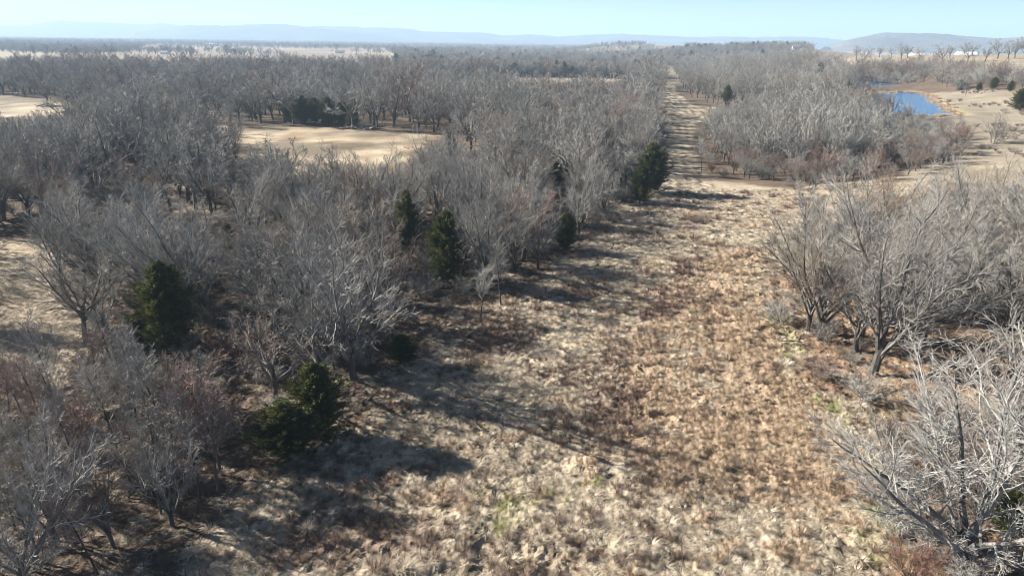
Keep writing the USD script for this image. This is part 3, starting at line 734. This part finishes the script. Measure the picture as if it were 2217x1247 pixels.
LANE = CLEARING.buffer(4.5)
keepers = []
for w in woods:
    p, k, h, key, wd = w
    if hides(w) or (p[1] > 125 and inside(LANE, p[0], p[1])) or (inside(CLEARING.buffer(1.2), p[0], p[1])):
        continue
    sx, sy = project(p[0], p[1], p[2])
    if key in ('left', 'left_red', 'row') and sy < 470 and 500 < sx < 960:
        h = min(h, float(np.interp(sy, [330, 400, 470], [6.5, 8.5, 11])))  # the young trees before the tan field
    if key == 'row' and sx < 170:
        h = min(h, float(np.interp(sy, [330, 400], [10, 14])))
    keepers.append((p, k, h, key, wd))
woods = keepers
seen = []
for w in woods:
    p, k, h, key, wd = w
    px, py = project(p[0], p[1], p[2]); dist = math.hypot(p[0], p[1])
    sees = -80 < px < PW + 80
    seen.append((-(h / dist) if sees else 0, w))
seen.sort(key=lambda q: q[0])
n_single = {}
mass = []
picked = []
for k, (size, w) in enumerate(seen):
    (picked if k < 262 and size < 0 else mass).append(w)
MARKS = [('the upper left edge of the picture', 0, 340), ('the small field at far left', 60, 230), ('the leaning dark trunk', 200, 330), ('the far fork of the left row', 575, 440), ('the slim tree by the tan field', 515, 300), ('the wide fan tree by the track', 1310, 270), ('the tall tree over the cedars', 945, 370), ('the low bushy cedar', 615, 930), ('the upper right edge of the picture', 2217, 400), ('the round thicket', 1800, 330), ('the weedy right rim', 1680, 620), ('the ragged cedar', 375, 660), ('the narrow dark cedar', 884, 480), ('the olive topped cedar', 968, 530), ('the broad dark cedar', 680, 880), ('the track corner cedar', 1408, 370),
         ('the big pale fan tree', 768, 640), ('the leaning gnarled tree', 600, 720), ('the great forked tree', 1890, 600), ('the small lone pale tree', 1060, 600), ('the red topped twin stem', 370, 980),
         ('the shaded opening at left', 70, 690), ('the left row black trunk', 460, 400), ('the round crowned grey tree', 300, 280), ('the heavy limbed far tree', 1195, 180), ('the tan field', 760, 330),
         ('the small pointed cedar', 975, 310), ('the half buried cedar', 1205, 350), ('the bottom left corner', 20, 1150), ('the silvery round tree', 448, 570), ('the whitish crooked tree', 2140, 1000),
         ('the pond', 2000, 225), ('the right pasture shrub', 2150, 270), ('the far right edge', 2217, 520), ('the thin leaning trunk', 2040, 640), ('the dim wood edge cedar', 1225, 500)]
FORMS = {'mid_silver_fan': 'pale fan shaped', 'silver_fan': 'silvery fan shaped', 'silver_spreading': 'silvery broad crowned', 'silver_slender': 'silvery slim', 'spreading': 'broad crowned', 'fan': 'fan shaped', 'slender': 'slim', 'red_fan': 'rust twigged fan', 'red_slender': 'slim rust twigged', 'mid_spreading': 'broad crowned', 'mid_fan': 'fan shaped', 'mid_red': 'rust twigged'}
sets = {}
for w in picked:
    p, kd, h, key, wd = w
    b = project(p[0], p[1], p[2]); t = project(p[0], p[1], p[2] + h)
    cx, cy = (b[0] + t[0]) / 2, (b[1] + t[1]) / 2
    mk = min(MARKS, key=lambda q: math.hypot(q[1] - cx, (q[2] - cy) * 1.4))
    dx, dy = cx - mk[1], cy - mk[2]
    rel = ('left of' if dx < 0 else 'right of') if abs(dx) > abs(dy) else ('beyond' if dy < 0 else 'in front of')
    size = 'tall' if h > 10.5 else ('middling' if h > 7.6 else 'low')
    sets.setdefault((size, FORMS[kd.rsplit('_', 1)[0]], rel, mk[0]), []).append((math.hypot(dx, dy), w))
ORD = [q + ' nearest' for q in NTH] + ['twentieth nearest', 'twenty-first nearest', 'twenty-second nearest', 'twenty-third nearest', 'twenty-fourth nearest']
ORD_ = ['nearest', 'second nearest', 'third nearest', 'fourth nearest', 'fifth nearest', 'sixth nearest', 'seventh nearest', 'eighth nearest', 'ninth nearest', 'tenth nearest', 'eleventh nearest', 'twelfth nearest']
for (size, form, rel, mk), ws in sets.items():
    ws.sort(key=lambda q: q[0])
    for k, (_, (p, kd, h, key, wd)) in enumerate(ws):
        mk = mk.replace(' of the picture', '').replace('the wide fan tree by the track', 'the wide track side tree').replace('the slim tree by the tan field', 'the slim field tree').replace('the shaded opening at left', 'the shaded opening')
        lab = f'{size} {form} bare tree {rel} {mk}' if len(ws) == 1 else f'{ORD[min(k, 23)]} {size} {form} bare tree {rel} {mk}'
        put('bare_tree', kd, p, h, lab, T, LABELS[key][1], wd, lean=(g.normal(0, 3), g.normal(0, 3)))
        n_single[key] = n_single.get(key, 0) + 1
print('single', n_single, 'mass', len(mass))
GRP = {}
for w in mass:
    side = 'near' if w[3] in ('left', 'left_red', 'front', 'right') else 'outside' if w[3] == 'out' else ('thicket' if 'thicket' in w[3] else ('block' if w[3] == 'block' else 'far'))
    GRP.setdefault((side, 'far' if math.hypot(w[0][0], w[0][1]) > 420 and side == 'far' else ''), []).append(w)
WL = {'outside': 'bare woodland left of the shaded opening', 'near': 'grey bare woodland filling the wood beside the clearing', 'thicket': 'pale fine twigged thicket before the pond', 'block': 'grey bare woodland right of the far track', 'far': 'dark bare woodland behind the tan field'}
for (side, fr), ws in GRP.items():
    kinds = sorted({w[1] for w in ws})
    pi = scatter('woodland', WL[side] + (' further back' if fr else ''), kinds, [w[0] for w in ws], [w[2] for w in ws], np.array([w[4] for w in ws]), category='woodland')
    ind = np.array([kinds.index(w[1]) for w in ws], np.int32)
    s = np.array([w[2] / CLASSES[w[1]][1] for w in ws]); wd = np.array([w[4] for w in ws])
    pi.GetProtoIndicesAttr().Set(Vt.IntArray.FromNumpy(ind))
    pi.GetScalesAttr().Set(Vt.Vec3fArray.FromNumpy(np.stack([s * wd, s * wd, s], -1).astype(np.float32)))

# undergrowth: brambles and saplings under the trees
BR_CORNER = poly([(1930, 960), (1990, 900), (2300, 900), (2350, 1300), (1960, 1300), (1920, 1150)])
ug = np.concatenate([fill(LEFT_WOOD, 4.6, 21), fill(LEFT_FRONT, 10, 22), fill(RIGHT_WOOD, 4.4, 23), fill(BR_CORNER, 2.3, 26), fill(THICKET, 8, 24)])
scatter('undergrowth', 'tangled grey brown brambles and saplings under the bare trees', ['shrub_0', 'shrub_1', 'red_shrub_0', 'red_shrub_1'], ug, 1.2 + 2.2 * g.random(len(ug)), .8 + .6 * g.random(len(ug)), category='undergrowth', weights=[3, 3, 1, 1])
fu = np.concatenate([fill(FAR_WOOD, 15, 27), fill(LEFT_ROW, 11, 28)])
scatter('undergrowth', 'dark understorey of young trees beneath the far wood', ['mid_fan_0', 'mid_fan_1', 'mid_fan_2', 'mid_red_0'], fu, 4 + 5 * g.random(len(fu)), 1.0 + .5 * g.random(len(fu)), category='undergrowth')
bl = fill(BRUSH_LINE, 7, 25)
scatter('undergrowth', 'low grey brush line between the ponds and the hill pasture', ['mid_fan_0', 'mid_fan_1', 'mid_red_0', 'shrub_0'], bl, 4 + 4 * g.random(len(bl)), 1.1 + .5 * g.random(len(bl)), category='undergrowth')

# ------------------------------------------------------------------ farm buildings, brush piles, fallen wood
def plain(name, c, rough=.8):
    return usdkit.material(stage, '/World/Looks/' + name, {'g': ('geometry', {}), 'n': ('noise_texture', {'scale': .8, 'detail': 4.0}), 'r': ('rgb_ramp', {'ramp': [(.3, tuple(.82 * q for q in c)), (.7, c)]}),
                           'p': ('principled_bsdf', {'roughness': rough})}, [('g.position', 'n.vector'), ('n.fac', 'r.fac'), ('r.color', 'p.base_color')], surface='p.BSDF')


WHITE, ROOFG, ROOFW, DARKG = plain('white_siding', (.74, .73, .70)), plain('grey_shingle', (.16, .15, .145)), plain('white_metal_roof', (.72, .73, .74), .45), plain('dark_glass', (.03, .035, .04), .2)


def boxm(x0, x1, y0, y1, z0, z1):
    m = trimesh.creation.box([x1 - x0, y1 - y0, z1 - z0]); m.apply_translation([(x0 + x1) / 2, (y0 + y1) / 2, (z0 + z1) / 2]); return m


def building(name, label, category, px, d, w, l, h, roof, windows, rot=0.0, chimney=False, sink=.2):
    v = ray(px, 100); x, y = v[0] / v[1] * d, d
    t = UsdGeom.Xform.Define(stage, numbered(name))
    t.AddTranslateOp().Set(Gf.Vec3d(float(x), float(y), float(hz(x, y) - sink))); t.AddRotateZOp().Set(float(rot))
    p = str(t.GetPath()); tag(t, label, category)
    usdkit.mesh(stage, p + '/wall', boxm(-w / 2, w / 2, -l / 2, l / 2, 0, h), WHITE)
    e, rise = .5, l * .28
    prof = Polygon([(-l / 2 - e, h + .01), (l / 2 + e, h + .01), (0, h + rise)])
    r = trimesh.creation.extrude_polygon(prof, w + 2 * e); r.apply_transform(np.array([[0, 0, 1, -w / 2 - e], [1, 0, 0, 0], [0, 1, 0, 0], [0, 0, 0, 1.0]]))
    usdkit.mesh(stage, p + '/roof', r, roof)
    usdkit.mesh(stage, p + '/door', boxm(-.7, .7, -l / 2 - .06, -l / 2 - .003, .1, 2.3), DARKG)
    for k in range(windows):
        xw = -w / 2 + (k + .5) * w / windows
        if abs(xw) > 1.4:
            usdkit.mesh(stage, numbered('window', p), boxm(xw - .6, xw + .6, -l / 2 - .06, -l / 2 - .003, h * .4, h * .4 + 1.4), DARKG)
    if chimney:
        usdkit.mesh(stage, p + '/chimney', boxm(w * .2, w * .2 + .9, .3, 1.2, h + rise * .5, h + rise + .9), WHITE)


building('house', 'white house with grey roof on top of the wooded hill at right', 'house', 1724, 1330, 13, 8, 5.5, ROOFG, 4, -12, True)
building('barn', 'long white farm building far across the plain at left', 'barn', 463, 2600, 44, 14, 5, ROOFW, 6, 5)
building('barn', 'second white farm shed right of the long one on the far plain', 'barn', 512, 2600, 28, 12, 4.5, ROOFW, 3, -5)
building('house', 'low pale roofed farmhouse beside trees on the left plain', 'house', 567, 960, 17, 10, 3.4, ROOFW, 4, 8)
building('house', 'small white farmhouse at the left end of the pale plain', 'house', 355, 1230, 12, 8, 4, ROOFG, 3, -6)
building('house', 'white farmhouse among trees at the centre of the far plain', 'house', 735, 1560, 18, 10, 4, ROOFG, 4, 3)
building('barn', 'white roofed shed behind the oaks on the hill pasture', 'barn', 1988, 770, 12, 9, 2.6, ROOFW, 3, 12, sink=1.2)
building('barn', 'long white roofed barn behind the oaks near the right edge', 'barn', 2096, 780, 18, 10, 2.6, ROOFW, 5, -8, sink=1.6)


def wood_pile(label, px, py, r, h, n, seed):
    g = np.random.default_rng(seed); p = at(px, py)
    t = UsdGeom.Xform.Define(stage, numbered('brush_pile')); t.AddTranslateOp().Set(Gf.Vec3d(*map(float, p))); tag(t, label, 'brush pile')
    for k in range(n):
        a = g.random() * 6.28; q = np.array([np.cos(a), np.sin(a) * .5, 0]) * r * g.random() ** .6
        q[2] = h * (1 - np.linalg.norm(q) / (r * 1.15)) * g.random() + .15
        d = unit(g.normal(0, 1, 3) * [1, 1, .18])
        L = r * (.4 + .5 * g.random())
        P, R = grow(g, (q - d * L / 2)[None], d[None], np.array([L]), 5, .05, 0, np.array([.10 + .12 * g.random()]), .05)
        usdkit.mesh(stage, numbered('log', str(t.GetPath())), tubes(P, R, 5), LIMB if k % 3 else TWIG)


wood_pile('pale heap of cleared branches at the far edge of the tan field', 775, 280, 6.5, 1.7, 46, 61)
wood_pile('grey brush heap at the edge of the small field at far left', 105, 232, 5.5, 1.8, 36, 62)


def fallen(label, px, py, L, a, seed):
    g = np.random.default_rng(seed); p = at(px, py)
    t = UsdGeom.Xform.Define(stage, numbered('fallen_branch')); t.AddTranslateOp().Set(Gf.Vec3d(*map(float, p + [0, 0, .32]))); tag(t, label, 'fallen branch')
    P, R = grow(g, np.zeros((1, 3)), np.array([[math.cos(a), math.sin(a), .05]]), np.array([L]), 9, .1, 0, np.array([.06]), .02)
    Q, S = kids(g, P, R, 6, .25, .95, 25, 60, .4, 5, .12, .02, .6, .012)
    usdkit.mesh(stage, str(t.GetPath()) + '/stem', tubes(P, R, 5), LIMB); usdkit.mesh(stage, str(t.GetPath()) + '/twigs', tubes(Q, S, 3), TWIG)


fallen('thin pale stick lying on the grass beside the cedar shadow', 1042, 938, 1.6, 2.2, 1)
fallen('thin stick lying in the shaded grass at bottom centre left', 830, 1075, 1.5, 2.4, 2)
fallen('reddish fallen limb on brown leaves left of the great forked tree', 1690, 745, 3.6, .3, 3)
fallen('short stick in the pale grass at the bottom left of centre', 780, 1112, 1.2, -.6, 4)
single('weed_clump', 'red_shrub_0', 1135, 935, .75, 'small round reddish weed clump alone on the pale grass', 'weed clump', wide=1.3)
single('weed_clump', 'red_shrub_1', 1590, 1010, .8, 'tall tan weed clump with a dark shadow in the sedge', 'weed clump', wide=1.2)
single('shrub', 'red_shrub_0', 1500, 480, 1.5, 'low reddish brown bramble island in the middle of the clearing', 'shrub', wide=2.4)
single('shrub', 'shrub_1', 1870, 868, 2.6, 'dark tangled bush at the foot of the great forked tree', 'shrub', wide=1.5)
single('shrub', 'red_shrub_1', 1770, 820, 2.2, 'reddish bush left of the trunk of the great forked tree', 'shrub', wide=1.4)
single('shrub', 'shrub_0', 1690, 700, 3.2, 'leaning reddish shrub at the left rim of the right wood', 'shrub', wide=1.3)

# ------------------------------------------------------------------ grass
def tuft(seed, blades, h, spread, width, droop):
    g = np.random.default_rng(seed)
    a = g.random(blades) * 6.28
    o = np.stack([np.cos(a), np.sin(a), 0 * a], -1)
    foot = o * (g.random(blades) ** .5 * spread * .35)[:, None]; foot[:, 2] = -.06
    L = h * (.55 + .6 * g.random(blades)); side = np.stack([-np.sin(a), np.cos(a), 0 * a], -1) * (width * (.6 + .8 * g.random(blades)))[:, None]
    out = (spread * (.3 + .8 * g.random(blades)))[:, None]
    dr = (droop * g.random(blades))[:, None]
    mid = foot + o * out * .45 + np.array([0, 0, 1.0]) * (L * .8)[:, None]
    tip = foot + o * out * (1 + .4 * dr) + np.array([0, 0, 1.0]) * (L[:, None] * (1 - dr)) + g.normal(0, .06, (blades, 3))
    V = np.stack([foot - side, foot + side, mid - side * .8, mid + side * .8, tip], 1).reshape(-1, 3)
    k = np.arange(blades)[:, None] * 5
    return {'blades': [(V, np.concatenate([k + [0, 1, 3], k + [0, 3, 2], k + [2, 3, 4]]))]}


def grass_material(name, cols, scale=.8):
    return usdkit.material(stage, '/World/Looks/' + name, {
        'g': ('geometry', {}), 'n': ('noise_texture', {'scale': scale, 'detail': 5.0, 'roughness': .7}),
        'r': ('rgb_ramp', {'ramp': list(zip((.3, .45, .58, .72), cols))}),
        'd': ('principled_bsdf', {'roughness': .75, 'specular_ior_level': .2}), 't': ('translucent_bsdf', {}), 'm': ('mix_closure', {'fac': .13})},
        [('g.position', 'n.vector'), ('n.fac', 'r.fac'), ('r.color', 'd.base_color'), ('r.color', 't.color'), ('d.BSDF', 'm.closure1'), ('t.BSDF', 'm.closure2')], surface='m.closure')


STRAW = grass_material('pale_straw', ((.23, .185, .135), (.42, .35, .255), (.56, .485, .37), (.65, .58, .465)))
SEDGEM = grass_material('red_brown_sedge', ((.22, .155, .10), (.36, .265, .175), (.48, .37, .255), (.60, .49, .355)))
WEEDM = grass_material('brown_weeds', ((.09, .062, .046), (.14, .095, .07), (.19, .13, .095), (.26, .19, .13)))
GREENG = grass_material('green_grass', ((.16, .17, .05), (.22, .23, .08), (.34, .31, .15), (.42, .36, .2)))
for k in range(3):
    kind_class(f'straw_{k}', tuft(900 + k, 90, .24, .50, .0085, 1.0), {'blades': STRAW}, 1)
    kind_class(f'sedge_{k}', tuft(910 + k, 100, .46, .42, .008, .75), {'blades': SEDGEM}, 1)
    kind_class(f'weed_{k}', tuft(920 + k, 80, .5, .4, .006, .5), {'blades': WEEDM}, 1)
kind_class('green_0', tuft(930, 110, .3, .4, .007, .8), {'blades': GREENG}, 1)


def ground_z(x, y):
    """Height of the terrain mesh itself, lumps included."""
    i = np.clip(np.searchsorted(gx, x) - 1, 0, nx - 2); j = np.clip(np.searchsorted(gy, y) - 1, 0, ny - 2)
    u = (x - gx[i]) / (gx[i + 1] - gx[i]); v = (y - gy[j]) / (gy[j + 1] - gy[j])
    q = Z.reshape(ny, nx)
    return q[j, i] * (1 - u) * (1 - v) + q[j, i + 1] * u * (1 - v) + q[j + 1, i] * (1 - u) * v + q[j + 1, i + 1] * u * v


g = np.random.default_rng(99)
cand = []
for (y0, y1, sp_) in ((30, 62, .56), (62, 95, .72), (95, 150, 1.1)):
    xs = np.arange(-70, 75, sp_); ys = np.arange(y0, y1, sp_)
    A, B = np.meshgrid(xs, ys)
    A = A.ravel() + g.random(A.size) * sp_; B = B.ravel() + g.random(B.size) * sp_
    m = (np.abs(A) < B * .76 + 4)
    cand.append(np.stack([A[m], B[m], np.full(m.sum(), sp_ / .5)], -1))
cand = np.concatenate(cand)
cx_, cy_ = cand[:, 0], cand[:, 1]
kc = soft(CLEARING, cx_, cy_, 2.2); ks = soft(SEDGE, cx_, cy_, 3.0)
kw = np.max([soft(p, cx_, cy_, 1.8) for p in WEEDS], 0); kg = np.max([soft(p, cx_, cy_, 2.2) for p in GREENS], 0)
kl = soft(LEFT_OPEN, cx_, cy_, 3)
r = g.random((6, len(cand)))
grass = kc > r[0]
patch = noise2(cx_, cy_, 2.6, 55, 2)
is_w = (grass & (kw * .8 > r[1])) | (~grass & (kl < .3) & (r[4] < .16)) | (grass & (patch > .62) & (r[1] < .55)) | (grass & (cx_ < 2 + .2 * cy_) & (noise2(cx_, cy_, 7, 60, 3) > .54) & (r[1] < .5))
is_s = (grass & ~is_w & (ks * (.35 + .75 * smoothstep(.35, .6, noise2(cx_, cy_, 3.4, 57, 3))) > r[2])) | (grass & ~is_w & (patch < .33) & (r[2] < .5))
mat = noise2(cx_, cy_, 1.9, 58, 3)
streak = .5 + .5 * np.sin((cx_ - .2 * cy_) * 2.6 + 6 * noise2(cx_, cy_, 8, 59, 2))
grass &= (mat + .10 * streak) > .42  # flattened and worn places carry no tufts
is_w &= grass | (kc < .5)
is_s &= grass
is_g = grass & ~is_w & ~is_s & (kg * .8 > r[3])
is_p = (grass & ~is_w & ~is_s & ~is_g) | (~grass & (kl > r[0])) | (~grass & (r[4] > .86))
for nm, lab, m, kinds, lo, hi in (('grass', 'pale matted winter grass over the clearing', is_p, ['straw_0', 'straw_1', 'straw_2'], .7, 1.25),
                                  ('grass', 'taller red brown grass on the right half of the clearing', is_s, ['sedge_0', 'sedge_1', 'sedge_2'], .65, 1.25),
                                  ('weeds', 'dark brown dead weeds in patches of the clearing', is_w, ['weed_0', 'weed_1', 'weed_2'], .6, 1.2),
                                  ('grass', 'greenish grass in small patches of the clearing', is_g, ['green_0'], .7, 1.2)):
    q = cand[m]
    scatter(nm, lab, kinds, np.stack([q[:, 0], q[:, 1], ground_z(q[:, 0], q[:, 1])], -1), (lo + (hi - lo) * g.random(len(q))) * q[:, 2] ** .6 * (.75 + .5 * noise2(q[:, 0], q[:, 1], 3, 63, 2)), q[:, 2] ** .5 * (.6 + .7 * g.random(len(q))), category='grass')
    print(lab, m.sum())

ring = [POND.exterior.interpolate(t) for t in np.arange(0, POND.exterior.length, .55)]
q = np.array([[p.x, p.y] for p in ring]) + g.normal(0, 1.1, (len(ring), 2))
q = q[~inside(POND.buffer(-.8), q[:, 0], q[:, 1])]
scatter('reeds', 'pale reeds along the bank of the larger pond', ['sedge_0', 'sedge_1', 'straw_0'], np.column_stack([q, height(q[:, 0], q[:, 1])]), 1.6 + 1.6 * g.random(len(q)), 1.5, category='reeds')
q = fill(RIGHT_PASTURE, 4.2, 61)
q = q[noise2(q[:, 0], q[:, 1], 16, 62, 2) > .5]
scatter('pasture_brush', 'low reddish brush scattered over the pasture at right', ['red_shrub_0', 'shrub_1', 'red_shrub_1'], q, .5 + 1.0 * g.random(len(q)), 1.4, category='brush')

# ------------------------------------------------------------------ far woods over the plain
g = np.random.default_rng(5)
N = 60000
fy = 640 * (6500 / 640) ** g.random(N)
fx = (g.random(N) * 2 - 1) * fy * .86
fz = height(fx, fy)
px, py = project(fx, fy, fz)
cover = noise2(fx, fy, 420, 21, 2)
clump = noise2(fx, fy, 70, 23, 2)
keep = (cover < .50) | (fy > 2600) & (cover < .62)
hills_m = (hill(fx, fy, 420, 2200, 330, 420, 24) > 4) | (hill(fx, fy, 440, 1400, 260, 420, 17) > 2)
lim = np.interp(px, [-50, 280, 330, 830, 880, 2300], [1330, 1330, 2350, 2200, 600, 600])
plain = (fy < lim) & (px < 880)
keep = np.where(plain, clump < .235, keep | (px > 880) & (fy < 3500) & (cover < .6) | (px <= 880) & (fy < 4200) & (g.random(N) < .9))
keep |= plain & (noise2(fx, fy, 150, 24, 2) > .55) & ((np.abs(fy - 900 - .12 * fx) < 13) | (np.abs(fy - 1210 + .08 * fx) < 15) | (np.abs(fy - 1620 - .05 * fx) < 24))
keep |= plain & (clump < .25) & (fy > 1500)
keep |= hills_m
for fpoly in ([(1090, 146), (1340, 137), (1340, 156), (1090, 158)], [(840, 122), (1100, 128), (1100, 133), (850, 130)], [(1385, 95), (1480, 98), (1490, 108), (1440, 112)], [(1760, 100), (1850, 104), (1850, 116), (1770, 112)]):
    keep &= ~shapely.contains_xy(Polygon(fpoly), px, py)
keep &= ~((np.abs(px - 1724) < 15) & (fy > 1120) & (fy < 1345))
keep &= ~((px > 1440) & (px < 1456) & (fy < 1000))
keep &= ~(shapely.contains_xy(HILL_PASTURE.buffer(60), fx, fy))
keep &= ~((px > 1870) & (fy < 1100))
dens = np.where(fy < 1600, 1.0, .75)
keep &= g.random(N) < dens
far = np.stack([fx, fy, fz], -1)[keep]
print('far trees', len(far))
m = far[:, 1] < 1700
for sel, lab in ((m, 'bluish bare woods across the plain beyond the dark wood'), (~m, 'blue hazy woods far out on the plain')):
    q = far[sel]
    scatter('far_woodland', lab, ['far_0', 'far_1', 'far_2', 'far_red_0', 'mid_cedar_0'], q, 9 + 6 * g.random(len(q)), 1.1 + .5 * g.random(len(q)), category='woodland', weights=[3, 3, 3, 1, .35])
